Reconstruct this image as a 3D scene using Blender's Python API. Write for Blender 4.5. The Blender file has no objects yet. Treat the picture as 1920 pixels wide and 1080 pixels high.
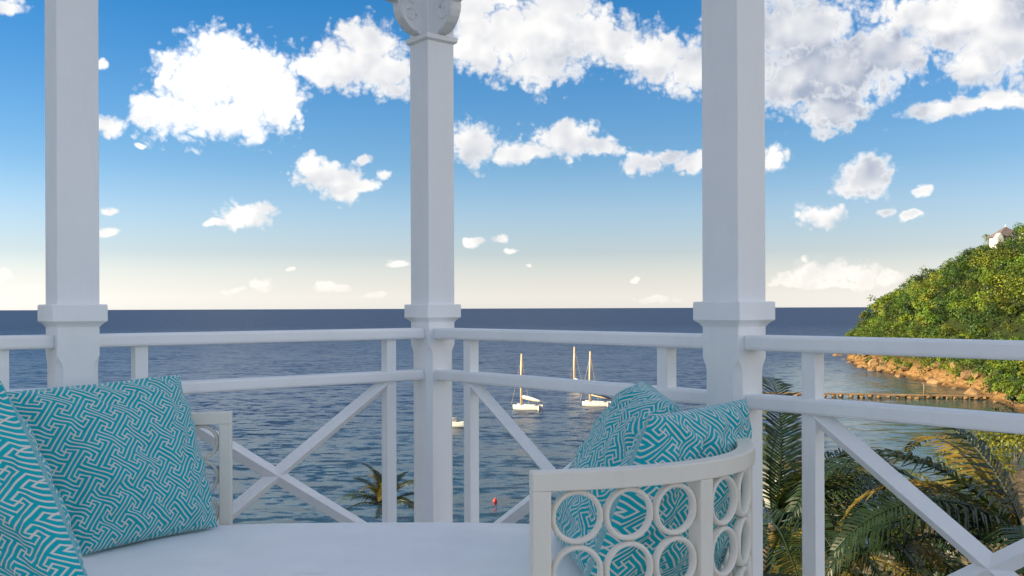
import bpy, bmesh, math, random
import numpy as np
from mathutils import Vector, Matrix, noise as mnoise

random.seed(7)
rng = np.random.default_rng(11)
R = math.radians
scene = bpy.context.scene
COL = scene.collection

# ------------------------------------------------------------------ camera
EYE = 1.127                       # eye height above the terrace floor
F = 1862.0                        # focal length in photo pixels (1920 wide)
SEA = EYE - 15.3                  # sea level
cam_data = bpy.data.cameras.new('camera')
cam_data.sensor_width = 36.0
cam_data.lens = 36.0 * F / 1920.0
cam_data.shift_y = (578 - 540) / 1920.0
cam_data.clip_start = 0.05
cam_data.clip_end = 300000.0
cam = bpy.data.objects.new('camera', cam_data)
COL.objects.link(cam)
cam.location = (0, 0, EYE)
cam.rotation_euler = (R(90), 0.0036, 0)
scene.camera = cam

# ------------------------------------------------------------------ light
SUN_AZ, SUN_EL = -99.0, 21.0     # clockwise from straight ahead, degrees
SKY_STRENGTH = 0.11
sun_dir = Vector((math.sin(R(SUN_AZ)) * math.cos(R(SUN_EL)),
                  math.cos(R(SUN_AZ)) * math.cos(R(SUN_EL)), math.sin(R(SUN_EL))))
sun_data = bpy.data.lights.new('sun', 'SUN')
sun_data.energy = 5.0
sun_data.angle = R(0.53)
sun_data.color = (1.0, 0.85, 0.58)
sun = bpy.data.objects.new('sun', sun_data)
COL.objects.link(sun)
sun.rotation_euler = (-sun_dir).to_track_quat('-Z', 'Y').to_euler()
sun.location = (-30, -20, 40)

vs = scene.view_settings
vs.view_transform = 'Standard'
vs.look = 'None'
vs.gamma = 1.0
vs.use_curve_mapping = False
vs.exposure = 1.42
scene.cycles.max_bounces = 8
scene.cycles.transparent_max_bounces = 8
scene.cycles.use_denoising = True

# ------------------------------------------------------------------ node helpers
class NT:
    def __init__(self, tree):
        self.t = tree; self.n = tree.nodes; self.l = tree.links
    def node(self, kind, **kw):
        nd = self.n.new(kind)
        for k, v in kw.items():
            setattr(nd, k, v)
        return nd
    def put(self, sock, v):
        if isinstance(v, bpy.types.NodeSocket):
            self.l.new(v, sock)
        else:
            sock.default_value = v
    def math(self, op, a, b=None, c=None, clamp=False):
        nd = self.node('ShaderNodeMath', operation=op, use_clamp=clamp)
        self.put(nd.inputs[0], a)
        if b is not None: self.put(nd.inputs[1], b)
        if c is not None: self.put(nd.inputs[2], c)
        return nd.outputs[0]
    def vmath(self, op, a, b=None, scale=None):
        nd = self.node('ShaderNodeVectorMath', operation=op)
        self.put(nd.inputs[0], a)
        if b is not None: self.put(nd.inputs[1], b)
        if scale is not None: self.put(nd.inputs['Scale'], scale)
        return nd.outputs['Value'] if op in ('LENGTH', 'DOT_PRODUCT', 'DISTANCE') else nd.outputs[0]
    def noise(self, vec, scale, detail=4, rough=0.55, dist=0.0):
        nd = self.node('ShaderNodeTexNoise')
        if vec is not None: self.put(nd.inputs['Vector'], vec)
        nd.inputs['Scale'].default_value = scale
        nd.inputs['Detail'].default_value = detail
        nd.inputs['Roughness'].default_value = rough
        nd.inputs['Distortion'].default_value = dist
        return nd.outputs['Fac'], nd.outputs['Color']
    def mix(self, fac, a, b, blend='MIX'):
        nd = self.node('ShaderNodeMix', data_type='RGBA', blend_type=blend)
        self.put(nd.inputs[0], fac)
        self.put(nd.inputs[6], a if isinstance(a, bpy.types.NodeSocket) else (*a[:3], 1))
        self.put(nd.inputs[7], b if isinstance(b, bpy.types.NodeSocket) else (*b[:3], 1))
        return nd.outputs[2]
    def ramp(self, fac, stops, interp='LINEAR'):
        nd = self.node('ShaderNodeValToRGB')
        cr = nd.color_ramp; cr.interpolation = interp
        while len(cr.elements) < len(stops): cr.elements.new(0.5)
        for e, (p, c) in zip(cr.elements, stops):
            e.position = p
            e.color = (*c, 1) if len(c) == 3 else c
        self.put(nd.inputs[0], fac)
        return nd.outputs[0]
    def maprange(self, v, a, b, c, d, smooth=False):
        nd = self.node('ShaderNodeMapRange')
        if smooth: nd.interpolation_type = 'SMOOTHSTEP'
        self.put(nd.inputs[0], v)
        for i, x in enumerate((a, b, c, d)): self.put(nd.inputs[i + 1], x)
        return nd.outputs[0]
    def mapping(self, vec, loc=(0, 0, 0), rot=(0, 0, 0), scale=(1, 1, 1), kind='POINT'):
        nd = self.node('ShaderNodeMapping', vector_type=kind)
        self.put(nd.inputs['Vector'], vec)
        nd.inputs['Location'].default_value = loc
        nd.inputs['Rotation'].default_value = rot
        nd.inputs['Scale'].default_value = scale
        return nd.outputs[0]

# ------------------------------------------------------------------ world: sky with cumulus
world = bpy.data.worlds.new('World')
scene.world = world
world.use_nodes = True
w = NT(world.node_tree)
w.n.clear()
sky = w.node('ShaderNodeTexSky', sky_type='NISHITA')
sky.sun_disc = False
sky.sun_elevation = R(SUN_EL)
sky.sun_rotation = R(-SUN_AZ)
sky.altitude = 0
sky.air_density = 1.0
sky.dust_density = 0.6
sky.ozone_density = 1.0
direction = w.node('ShaderNodeTexCoord').outputs['Generated']

# cumulus: each puff is (photo x, photo y, half width, half height) seen from the terrace
PUFFS = [
 (430,118,92,62),(378,152,82,72),(482,160,84,76),(330,206,78,44),(425,222,95,40),(525,190,46,60),(285,212,38,28),
 (690,84,72,44),(650,122,88,44),(724,132,74,44),(588,122,44,24),
 (955,62,115,72),(1032,62,98,92),(895,92,70,48),(1000,128,92,36),(1098,62,82,52),(1152,82,58,42),(1060,18,70,40),
 (1240,108,72,54),(1292,132,56,48),(1198,102,48,34),(880,20,50,40),
 (888,268,46,46),(950,284,52,22),(1062,262,72,32),(1122,274,48,18),(1000,286,64,18),
 (1214,306,44,18),(1258,294,38,15),(1304,306,40,20),(1452,298,26,22),(1370,300,40,14),
 (1500,62,100,84),(1562,132,120,80),(1642,108,92,60),(1552,204,58,42),(1478,152,64,62),(1694,98,56,36),
 (1800,36,135,58),(1880,62,112,84),(1748,28,92,40),(1832,122,50,40),(1400,60,80,70),
 (1780,206,74,14),(1862,194,74,16),
 (618,330,62,30),(644,356,42,28),(588,310,34,22),(690,346,34,14),(722,324,15,14),(682,300,18,8),
 (455,404,46,22),(490,390,36,12),(420,416,30,9),
 (1618,342,50,32),(1642,320,30,26),(1590,356,30,18),(1540,406,42,24),
 (890,452,20,9),(936,449,18,9),(962,470,17,7),(1716,412,24,9),(1736,360,20,12),(1660,402,16,9),
 (744,490,24,8),(206,228,34,18),(194,115,12,10),(206,390,16,6),(206,430,18,8),(270,265,10,5),(995,497,8,4),(1188,524,9,5),
 (1478,526,26,16),(1515,518,28,26),(1570,514,36,24),(1620,520,30,20),(1664,526,30,16),(1560,536,110,9),
 (490,533,17,14),(440,541,22,7),(610,536,22,11),(642,542,16,6),(545,500,8,4),
 (10,4,34,16),(4,512,18,14),(50,538,26,6),(1230,560,40,7),(700,548,30,5)]
def pix_blob(x, y, rx, ry):
    return (math.atan2(x - 960, F), math.atan2(577 - y, math.hypot(F, x - 960)), rx / F, ry / F)
blobs = [pix_blob(*p) for p in PUFFS]

sx = w.node('ShaderNodeSeparateXYZ'); w.l.new(direction, sx.inputs[0])
azimuth = w.math('ARCTAN2', sx.outputs['X'], sx.outputs['Y'])
elevation = w.math('ARCSINE', sx.outputs['Z'])
cb = w.node('ShaderNodeCombineXYZ'); w.l.new(azimuth, cb.inputs[0]); w.l.new(elevation, cb.inputs[1])
warp_f, warp_c = w.noise(direction, 30.0, 2, 0.5)
warped0 = w.vmath('ADD', cb.outputs[0], w.vmath('SCALE', w.vmath('SUBTRACT', warp_c, (0.5, 0.5, 0.5)), scale=0.018))
bil, _ = w.noise(direction, 36.0, 2, 0.45)          # rounded billows
bil2, _ = w.noise(direction, 95.0, 2, 0.5)
fine, _ = w.noise(direction, 210.0, 3, 0.55)         # wisps
def bump(n, k): return w.math('MULTIPLY', w.math('SUBTRACT', w.math('ABSOLUTE', w.math('SUBTRACT', n, 0.5)), 0.062), k)
edge = w.math('ADD', w.math('ADD', bump(bil, 3.4), bump(bil2, 2.2)), w.math('MULTIPLY', w.math('SUBTRACT', fine, 0.5), 0.55))
# relief: puffs turned towards the light from the upper left are whiter
fr1, _ = w.noise(direction, 30.0, 2, 0.45)
fr2, _ = w.noise(w.vmath('ADD', direction, (-0.009, 0.0, 0.011)), 30.0, 2, 0.45)
relief = w.math('MULTIPLY', w.math('SUBTRACT', fr1, fr2), 1.15)
big, _ = w.noise(direction, 9.0, 2, 0.5)
away = w.maprange(sx.outputs['X'], -0.05, 0.45, 0.0, 1.0, smooth=True)   # the side of the sky away from the sun
greyness = w.math('MULTIPLY', w.maprange(big, 0.38, 0.60, 0.0, 1.0, smooth=True), w.math('ADD', w.math('MULTIPLY', away, 0.75), 0.18))
lowwarm = w.math('MULTIPLY', w.maprange(sx.outputs['Z'], 0.0, 0.10, 1.0, 0.0, smooth=True), 0.5)
CLOUD_GAIN = 0.425 / SKY_STRENGTH
hs = w.node('ShaderNodeHueSaturation')
w.l.new(w.ramp(sx.outputs['Z'], [(0.0, (0.34,) * 3), (0.02, (0.60,) * 3), (0.055, (1.10,) * 3), (0.14, (1.52,) * 3), (0.32, (1.65,) * 3)]), hs.inputs['Saturation'])   # clear maritime air: deep blue above, pale at the horizon
w.l.new(w.ramp(sx.outputs['Z'], [(0.0, (0.80,) * 3), (0.02, (0.64,) * 3), (0.055, (0.50,) * 3), (0.14, (0.465,) * 3), (0.32, (0.49,) * 3)]), hs.inputs['Value'])
w.l.new(sky.outputs[0], hs.inputs['Color'])
sky_col = w.mix(1.0, hs.outputs[0], w.ramp(sx.outputs['Z'], [(0.0, (0.98, 0.985, 1.03)), (0.03, (0.92, 0.93, 1.13)), (0.055, (0.88, 0.90, 1.19)), (0.16, (0.83, 0.935, 1.14)), (0.3, (0.85, 0.95, 1.11))]), 'MULTIPLY')
fade_low = w.math('MULTIPLY', w.maprange(sx.outputs['Z'], -0.002, 0.022, 0.30, 0.97), w.math('GREATER_THAN', sx.outputs['Z'], 0.0))

# the big cloud on the left stands nearest the light and is by far the brightest
hot = w.vmath('DISTANCE', cb.outputs[0], (math.atan2(410 - 960, F), math.atan2(577 - 155, F), 0))
hot_gain = w.math('ADD', 1.0, w.maprange(hot, 0.02, 0.13, 0.30, 0.0, smooth=True))
def background(dens_raw, rise=None):
    density = w.maprange(dens_raw, -0.10, 0.80, 0.0, 1.0, smooth=True)
    thick = w.maprange(dens_raw, 0.2, 1.1, 0.0, 1.0, smooth=True)
    lit = w.math('ADD', w.math('SUBTRACT', 0.84, w.math('MULTIPLY', w.math('MULTIPLY', thick, greyness), 0.62)), relief, clamp=True)
    if rise is not None:          # tops lit, undersides blue-grey
        under = w.math('MULTIPLY', w.maprange(rise, -0.30, 0.22, 1.0, 0.0, smooth=True), thick)
        lit = w.math('SUBTRACT', lit, w.math('MULTIPLY', under, w.math('ADD', 0.16, w.math('MULTIPLY', away, 0.22))), clamp=True)
    col = w.mix(lit, (0.36, 0.41, 0.52), (1.0, 0.975, 0.935))
    col = w.mix(lowwarm, col, (0.98, 0.90, 0.76))
    col = w.vmath('SCALE', col, scale=w.math('MULTIPLY', hot_gain, CLOUD_GAIN))
    bg = w.node('ShaderNodeBackground')
    w.l.new(w.mix(w.math('MULTIPLY', density, fade_low), sky_col, col), bg.inputs['Color'])
    bg.inputs['Strength'].default_value = SKY_STRENGTH
    return bg.outputs[0]

def puff_field(blobs):
    field, warped = None, warped0
    for bi, (az, el, rx, ry) in enumerate(blobs):
        if bi % 8 == 7:           # keeps the node stack short: the next puffs wait for the field so far
            nd = w.node('ShaderNodeVectorMath', operation='MULTIPLY_ADD')
            w.put(nd.inputs[0], field); nd.inputs[1].default_value = (1e-12, 1e-12, 0); w.put(nd.inputs[2], warped)
            warped = nd.outputs[0]
        ix, iy = math.cos(el) / rx, 1.0 / ry
        nd = w.node('ShaderNodeVectorMath', operation='MULTIPLY_ADD')
        w.put(nd.inputs[0], warped); nd.inputs[1].default_value = (ix, iy, 0); nd.inputs[2].default_value = (-az * ix, -el * iy, 0)
        d = w.vmath('LENGTH', nd.outputs[0])
        if field is None: field = d
        else:
            nd = w.node('ShaderNodeMath', operation='SMOOTH_MIN')
            w.put(nd.inputs[0], field); w.put(nd.inputs[1], d); nd.inputs[2].default_value = 0.15
            field = nd.outputs[0]
    raw = w.math('ADD', w.math('MULTIPLY', w.math('SUBTRACT', 1.08, field), 1.35), edge)
    # how the distance to the big puffs changes a little higher up: falling means underside
    lo = hi = None
    for az, el, rx, ry in [b for b in blobs if b[2] > 42 / F]:
        ix, iy = math.cos(el) / rx, 1.0 / ry
        vals = []
        for shift in (0.0, 0.016):
            nd = w.node('ShaderNodeVectorMath', operation='MULTIPLY_ADD')
            w.put(nd.inputs[0], warped); nd.inputs[1].default_value = (ix, iy, 0); nd.inputs[2].default_value = (-az * ix, (shift - el) * iy, 0)
            vals.append(w.vmath('LENGTH', nd.outputs[0]))
        if lo is None: lo, hi = vals
        else:
            lo = w.math('MINIMUM', lo, vals[0]); hi = w.math('MINIMUM', hi, vals[1])
        nd = w.node('ShaderNodeVectorMath', operation='MULTIPLY_ADD')
        w.put(nd.inputs[0], hi); nd.inputs[1].default_value = (1e-12, 1e-12, 0); w.put(nd.inputs[2], warped)
        warped = nd.outputs[0]
    near_big = w.maprange(lo, 1.0, 1.5, 1.0, 0.0)
    return raw, w.math('ADD', w.math('MULTIPLY', w.math('SUBTRACT', hi, lo), near_big), w.math('SUBTRACT', 1.0, near_big))

# three sectors of sky in front, each with its own puffs (so a ray only pays for the puffs near it)
CUT1, CUT2 = math.atan2(810 - 960, F), math.atan2(1375 - 960, F)
def sector(lo, hi):
    return [b for b in blobs if b[0] + b[2] * 1.8 + .012 > lo and b[0] - b[2] * 1.8 - .012 < hi]
def mixsh(fac, a, b):
    nd = w.node('ShaderNodeMixShader')
    w.l.new(fac, nd.inputs[0]); w.l.new(a, nd.inputs[1]); w.l.new(b, nd.inputs[2])
    return nd.outputs[0]
s_left = background(*puff_field(sector(-9, CUT1)))
s_mid = background(*puff_field(sector(CUT1, CUT2)))
s_right = background(*puff_field(sector(CUT2, 9)))
front = mixsh(w.math('GREATER_THAN', azimuth, CUT1), s_left, mixsh(w.math('GREATER_THAN', azimuth, CUT2), s_mid, s_right))
# all round and overhead the sky goes on with cumulus of the same kind, thickened to brighten the porch
gen, _ = w.noise(w.mapping(direction, scale=(1, 1, 1.7)), 5.5, 5, 0.55)
near_front = w.math('MULTIPLY', w.maprange(w.math('ABSOLUTE', azimuth), 0.60, 0.72, 1.0, 0.0), w.maprange(elevation, 0.42, 0.52, 1.0, 0.0))
gen_raw = w.math('SUBTRACT', w.math('ADD', w.math('MULTIPLY', w.math('SUBTRACT', gen, 0.475), 9.0), w.math('MULTIPLY', edge, 0.6)), w.math('MULTIPLY', near_front, 3.0))
rest = background(gen_raw)
inside = w.math('MULTIPLY', w.math('LESS_THAN', w.math('ABSOLUTE', azimuth), 0.62), w.math('LESS_THAN', elevation, 0.44))
wo = w.node('ShaderNodeOutputWorld')
w.l.new(mixsh(inside, rest, front), wo.inputs['Surface'])
world.cycles.sampling_method = 'MANUAL'
world.cycles.sample_map_resolution = 1024

# ------------------------------------------------------------------ object helpers
def tag(o, label=None, cat=None, group=None, kind=None):
    if label: o['label'] = label
    if cat: o['category'] = cat
    if group: o['group'] = group
    if kind: o['kind'] = kind
    return o

def thing(name, loc, label, cat, group=None):
    o = bpy.data.objects.new(name, None)
    o.empty_display_size = 0.2
    o.location = loc
    COL.objects.link(o)
    return tag(o, label, cat, group)

def origin_of(p):
    v = Vector((0, 0, 0))
    while p is not None:
        v = v + p.location
        p = p.parent
    return v

def new_mesh(name, verts, faces, smooth=False, angle=None):
    me = bpy.data.meshes.new(name)
    me.from_pydata([tuple(v) for v in verts], [], [tuple(f) for f in faces])
    if smooth:
        me.polygons.foreach_set('use_smooth', [True] * len(me.polygons))
        if angle is not None:
            me.set_sharp_from_angle(angle=R(angle))
    me.update()
    return me

def part(name, verts, faces, m, parent=None, smooth=False, angle=None, bevel=0.0):
    """verts in scene coordinates; the object sits at its parent's origin"""
    off = origin_of(parent)
    me = new_mesh(name, [Vector(v) - off for v in verts], faces, smooth, angle)
    me.materials.append(m)
    o = bpy.data.objects.new(name, me)
    COL.objects.link(o)
    if parent is not None: o.parent = parent
    if bevel > 0:
        md = o.modifiers.new('bevel', 'BEVEL')
        md.width = bevel; md.segments = 2; md.limit_method = 'ANGLE'; md.angle_limit = R(40)
        md.harden_normals = False
    return o

def place(name, me, parent, mat4):
    o = bpy.data.objects.new(name, me)
    COL.objects.link(o)
    o.parent = parent
    o.matrix_local = mat4
    return o

BOXF = [(0, 1, 2, 3), (7, 6, 5, 4), (0, 4, 5, 1), (1, 5, 6, 2), (2, 6, 7, 3), (3, 7, 4, 0)]
def bar(p0, p1, side, up):
    """box from p0 to p1; side / up are half-extent vectors"""
    p0, p1, side, up = map(Vector, (p0, p1, side, up))
    vs_ = [p0 - side - up, p0 + side - up, p0 + side + up, p0 - side + up,
           p1 - side - up, p1 + side - up, p1 + side + up, p1 - side + up]
    fs = [tuple(reversed(f)) for f in BOXF]
    n = (p1 - p0).dot(side.cross(up))
    return vs_, (fs if n > 0 else BOXF)

def box(x0, x1, y0, y1, z0, z1):
    return bar(((x0 + x1) / 2, y0, (z0 + z1) / 2), ((x0 + x1) / 2, y1, (z0 + z1) / 2), ((x1 - x0) / 2, 0, 0), (0, 0, (z1 - z0) / 2))

def merge(parts_):
    V, Fs = [], []
    for v, f in parts_:
        b = len(V)
        V += [Vector(q) for q in v]
        Fs += [tuple(i + b for i in q) for q in f]
    return V, Fs

def tube(path, radii, seg=8, cap=True, squash=None):
    path = [Vector(p) for p in path]
    if not hasattr(radii, '__len__'): radii = [radii] * len(path)
    V, Fs = [], []
    ref = Vector((0, 0, 1))
    for i, p in enumerate(path):
        t = (path[min(i + 1, len(path) - 1)] - path[max(i - 1, 0)]).normalized()
        a = t.cross(ref if abs(t.dot(ref)) < 0.95 else Vector((1, 0, 0))).normalized()
        b = a.cross(t).normalized()
        for k in range(seg):
            q = 2 * math.pi * k / seg
            V.append(p + (a * math.cos(q) + b * math.sin(q)) * radii[i])
    for i in range(len(path) - 1):
        for k in range(seg):
            k2 = (k + 1) % seg
            Fs.append((i * seg + k, i * seg + k2, (i + 1) * seg + k2, (i + 1) * seg + k))
    if cap:
        Fs.append(tuple(reversed(range(seg))))
        Fs.append(tuple((len(path) - 1) * seg + k for k in range(seg)))
    return V, Fs

# ------------------------------------------------------------------ materials
def material(name):
    m = bpy.data.materials.new(name)
    m.use_nodes = True
    t = NT(m.node_tree)
    b = t.n['Principled BSDF']
    return m, t, b

def paint(name, col, rough=0.45, var=0.06, scale=3.0, bump=0.15, spec=0.4):
    m, t, b = material(name)
    co = t.node('ShaderNodeTexCoord').outputs['Object']
    f, _ = t.noise(co, scale, 6, 0.6)
    f2, _ = t.noise(t.mapping(co, scale=(60, 60, 6)), 3.0, 3, 0.6)
    f4, _ = t.noise(t.mapping(co, scale=(9, 9, 1.6)), 2.0, 4, 0.65)
    k = t.math('MULTIPLY', t.maprange(f, 0.3, 0.7, 1 - var, 1 + var * 0.4), t.maprange(f4, 0.55, 0.78, 1.0, 1 - var))
    c = t.vmath('SCALE', (*col,), scale=k)
    t.l.new(c, b.inputs['Base Color'])
    t.l.new(t.maprange(f, 0.3, 0.7, rough - 0.08, rough + 0.12), b.inputs['Roughness'])
    b.inputs['Specular IOR Level'].default_value = spec
    bp = t.node('ShaderNodeBump')
    bp.inputs['Strength'].default_value = bump
    bp.inputs['Distance'].default_value = 0.002
    t.l.new(f2, bp.inputs['Height'])
    t.l.new(bp.outputs[0], b.inputs['Normal'])
    return m

M = {}
M['white_paint'] = paint('white painted wood', (0.865, 0.872, 0.876), 0.42, 0.045, 3.0, 0.3)
M['cream_lacquer'] = paint('cream lacquer', (0.82, 0.765, 0.665), 0.35, 0.05)
M['wall'] = paint('white render wall', (0.74, 0.73, 0.70), 0.8, 0.08, 1.2)
M['floor'] = paint('pale stone paving', (0.70, 0.68, 0.64), 0.6, 0.12, 2.0)
M['roof'] = paint('grey shingle', (0.14, 0.11, 0.11), 0.8, 0.3, 1.0)
M['dark_glass'] = paint('dark window glass', (0.02, 0.025, 0.03), 0.1, 0.1)
M['hull_white'] = paint('white gelcoat', (0.80, 0.77, 0.70), 0.3, 0.04)
M['mast'] = paint('pale alloy', (0.64, 0.47, 0.28), 0.4, 0.05)
M['sail_cover'] = paint('navy sail cover', (0.015, 0.02, 0.06), 0.8, 0.1)
M['trampoline'] = paint('dark trampoline mesh', (0.03, 0.03, 0.035), 0.8, 0.1)
M['red'] = paint('red plastic', (0.65, 0.03, 0.015), 0.4, 0.05)
M['orange_paint'] = paint('orange paint', (0.62, 0.14, 0.03), 0.5, 0.05)
M['timber'] = paint('weathered timber', (0.30, 0.21, 0.13), 0.85, 0.3, 2.0, 0.5)
M['rock'] = paint('ochre rock', (0.26, 0.155, 0.07), 0.95, 0.7, 0.5, 0.6)
M['bark'] = paint('palm bark', (0.12, 0.09, 0.065), 0.95, 0.35, 4.0, 0.6)

def fabric_white():
    m, t, b = material('white cushion canvas')
    co = t.node('ShaderNodeTexCoord').outputs['Object']
    f, _ = t.noise(co, 5.0, 5, 0.6)
    fw, _ = t.noise(co, 900.0, 1, 0.5)
    t.l.new(t.vmath('SCALE', (0.90, 0.905, 0.91), scale=t.maprange(f, 0.3, 0.7, 0.95, 1.02)), b.inputs['Base Color'])
    b.inputs['Roughness'].default_value = 0.9
    b.inputs['Specular IOR Level'].default_value = 0.1
    b.inputs['Sheen Weight'].default_value = 0.15
    f3, _ = t.noise(co, 7.0, 3, 0.5)
    bp = t.node('ShaderNodeBump'); bp.inputs['Strength'].default_value = 0.35; bp.inputs['Distance'].default_value = 0.01
    t.l.new(t.math('ADD', f3, t.math('MULTIPLY', fw, 0.04)), bp.inputs['Height'])
    t.l.new(bp.outputs[0], b.inputs['Normal'])
    return m
M['canvas'] = fabric_white()

def fret_fabric():
    """woven key fret: white lines on turquoise, a pinwheel every five units, mirrored from cell to cell"""
    m, t, b = material('turquoise fretwork fabric')
    uv = t.node('ShaderNodeTexCoord').outputs['UV']
    unit = 0.0118
    p = t.mapping(uv, rot=(0, 0, R(43)), scale=(1 / unit,) * 3)
    sp = t.node('ShaderNodeSeparateXYZ'); t.l.new(p, sp.inputs[0])
    X = t.math('SUBTRACT', t.math('PINGPONG', t.math('ADD', sp.outputs[0], 502.5), 5.0), 2.5)
    Y = t.math('SUBTRACT', t.math('PINGPONG', t.math('ADD', sp.outputs[1], 502.5), 5.0), 2.5)
    segs = [(-1, 0, 1, 0), (0, -1, 0, 1), (0, 1, -2, 1), (-2, 1, -2, -3), (-1, 0, -1, -2), (-1, -2, 3, -2),
            (1, 0, 1, 2), (1, 2, -3, 2), (0, -1, 2, -1), (2, -1, 2, 3)]
    dist = None
    for x0, y0, x1, y1 in segs:
        cx, cy, hx, hy = (x0 + x1) / 2, (y0 + y1) / 2, abs(x1 - x0) / 2, abs(y1 - y0) / 2
        dx = t.math('SUBTRACT', t.math('ABSOLUTE', t.math('SUBTRACT', X, cx)), hx)
        dy = t.math('SUBTRACT', t.math('ABSOLUTE', t.math('SUBTRACT', Y, cy)), hy)
        d = t.math('MAXIMUM', dx, dy)
        dist = d if dist is None else t.math('MINIMUM', dist, d)
    line = t.maprange(dist, 0.09, 0.23, 1.0, 0.0, smooth=True)
    f, _ = t.noise(uv, 14.0, 4, 0.6)
    weave, _ = t.noise(uv, 700.0, 2, 0.6)
    teal = t.mix(f, (0.0, 0.33, 0.39), (0.008, 0.45, 0.51))
    pale = t.mix(f, (0.66, 0.63, 0.57), (0.74, 0.71, 0.66))
    t.l.new(t.mix(line, teal, pale), b.inputs['Base Color'])
    b.inputs['Roughness'].default_value = 0.85
    b.inputs['Specular IOR Level'].default_value = 0.15
    b.inputs['Sheen Weight'].default_value = 0.35
    b.inputs['Sheen Roughness'].default_value = 0.4
    bp = t.node('ShaderNodeBump'); bp.inputs['Strength'].default_value = 0.4; bp.inputs['Distance'].default_value = 0.002
    t.l.new(t.math('ADD', t.math('MULTIPLY', weave, 0.6), line), bp.inputs['Height'])
    t.l.new(bp.outputs[0], b.inputs['Normal'])
    return m
M['fret'] = fret_fabric()

def leaf_mat(name, cols, rough=0.55, trans=0.25, attr=None, scale=0.35):
    m, t, b = material(name)
    co = t.node('ShaderNodeTexCoord').outputs['Object']
    if attr:
        at = t.node('ShaderNodeAttribute'); at.attribute_name = attr
        base = at.outputs['Color']
        f, _ = t.noise(co, scale, 4, 0.6)
        base = t.vmath('SCALE', base, scale=t.maprange(f, 0.3, 0.7, 0.75, 1.25))
    else:
        f, _ = t.noise(co, scale, 5, 0.65)
        base = t.ramp(f, [(0.3 + 0.4 * i / (len(cols) - 1), c) for i, c in enumerate(cols)])
    t.l.new(base, b.inputs['Base Color'])
    b.inputs['Roughness'].default_value = rough
    b.inputs['Specular IOR Level'].default_value = 0.3
    tr = t.node('ShaderNodeBsdfTranslucent')
    t.l.new(t.mix(0.5, base, (0.20, 0.22, 0.01)), tr.inputs['Color'])
    mx = t.node('ShaderNodeMixShader'); mx.inputs[0].default_value = trans
    t.l.new(b.outputs[0], mx.inputs[1]); t.l.new(tr.outputs[0], mx.inputs[2])
    t.l.new(mx.outputs[0], t.n['Material Output'].inputs['Surface'])
    return m
M['forest_leaf'] = leaf_mat('hillside foliage', None, attr='tint')
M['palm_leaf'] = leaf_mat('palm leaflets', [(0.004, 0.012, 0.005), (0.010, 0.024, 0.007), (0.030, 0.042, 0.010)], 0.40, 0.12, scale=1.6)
M['palm_gold'] = leaf_mat('golden-lit palm leaflets', [(0.05, 0.06, 0.012), (0.14, 0.11, 0.02), (0.22, 0.13, 0.03)], 0.5, 0.3, scale=1.4)  # gold copy of the leaflets: warm light on the fronds put into the colour
M['shrub_leaf'] = leaf_mat('shore shrub leaves', [(0.05, 0.07, 0.008), (0.13, 0.14, 0.012), (0.22, 0.19, 0.02)], 0.5, 0.3, scale=1.2)

# ------------------------------------------------------------------ the sea
def sea_material():
    m, t, b = material('sea water')
    pos = t.node('ShaderNodeNewGeometry').outputs['Position']
    dist = t.vmath('LENGTH', t.vmath('MULTIPLY', pos, (1, 1, 0)))
    _, c1 = t.noise(t.mapping(pos, scale=(0.55, 0.9, 1)), 1.0, 5, 0.62)
    _, c2 = t.noise(t.mapping(pos, scale=(0.035, 0.07, 1)), 1.0, 3, 0.6)
    _, c15 = t.noise(t.mapping(pos, scale=(0.13, 0.30, 1)), 1.0, 3, 0.55, 0.4)
    f3, _ = t.noise(t.mapping(pos, scale=(0.006, 0.014, 1)), 1.0, 4, 0.6)
    s1 = t.vmath('SUBTRACT', c1, (0.5, 0.5, 0.5))
    s15 = t.vmath('SUBTRACT', c15, (0.5, 0.5, 0.5))
    s2 = t.vmath('SUBTRACT', c2, (0.5, 0.5, 0.5))
    spx = t.node('ShaderNodeSeparateXYZ'); t.l.new(pos, spx.inputs[0])
    bay = t.math('MULTIPLY', t.maprange(t.math('SUBTRACT', spx.outputs[0], t.math('MULTIPLY', spx.outputs[1], 0.22)), 3.0, 18.0, 0.0, 1.0, smooth=True), t.maprange(dist, 200.0, 320.0, 1.0, 0.0))   # sheltered water
    amp = t.math('MULTIPLY', t.maprange(f3, 0.35, 0.65, 0.75, 1.1), t.math('SUBTRACT', 1.0, t.math('MULTIPLY', bay, 0.72)))
    slope = t.vmath('ADD', t.vmath('SCALE', s1, scale=t.math('MULTIPLY', amp, 1.45)), t.vmath('SCALE', t.vmath('ADD', t.vmath('SCALE', s2, scale=0.22), t.vmath('SCALE', s15, scale=0.80)), scale=t.math('SUBTRACT', 1.0, t.math('MULTIPLY', bay, 0.72))))
    slope = t.vmath('MULTIPLY', slope, (1, 1, 0))
    nrm = t.vmath('NORMALIZE', t.vmath('ADD', slope, (0, 0, 1)))
    t.l.new(nrm, b.inputs['Normal'])
    near = t.maprange(dist, 60.0, 190.0, 1.0, 0.0, smooth=True)
    deep = t.mix(near, (0.007, 0.021, 0.062), (0.009, 0.034, 0.058))
    deep = t.mix(bay, deep, (0.035, 0.060, 0.062))
    t.l.new(deep, b.inputs['Base Color'])
    t.l.new(t.math('SUBTRACT', t.maprange(dist, 60.0, 900.0, 0.24, 0.46), t.math('MULTIPLY', bay, 0.12)), b.inputs['Roughness'])   # wavelets too small to see far out
    b.inputs['IOR'].default_value = 1.33
    b.inputs['Specular IOR Level'].default_value = 0.36
    return m
M['sea'] = sea_material()
S = 90000.0
sea = part('sea', [(-S, -S, SEA), (S, -S, SEA), (S, S, SEA), (-S, S, SEA)], [(0, 1, 2, 3)], M['sea'])
tag(sea, kind='structure')

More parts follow.
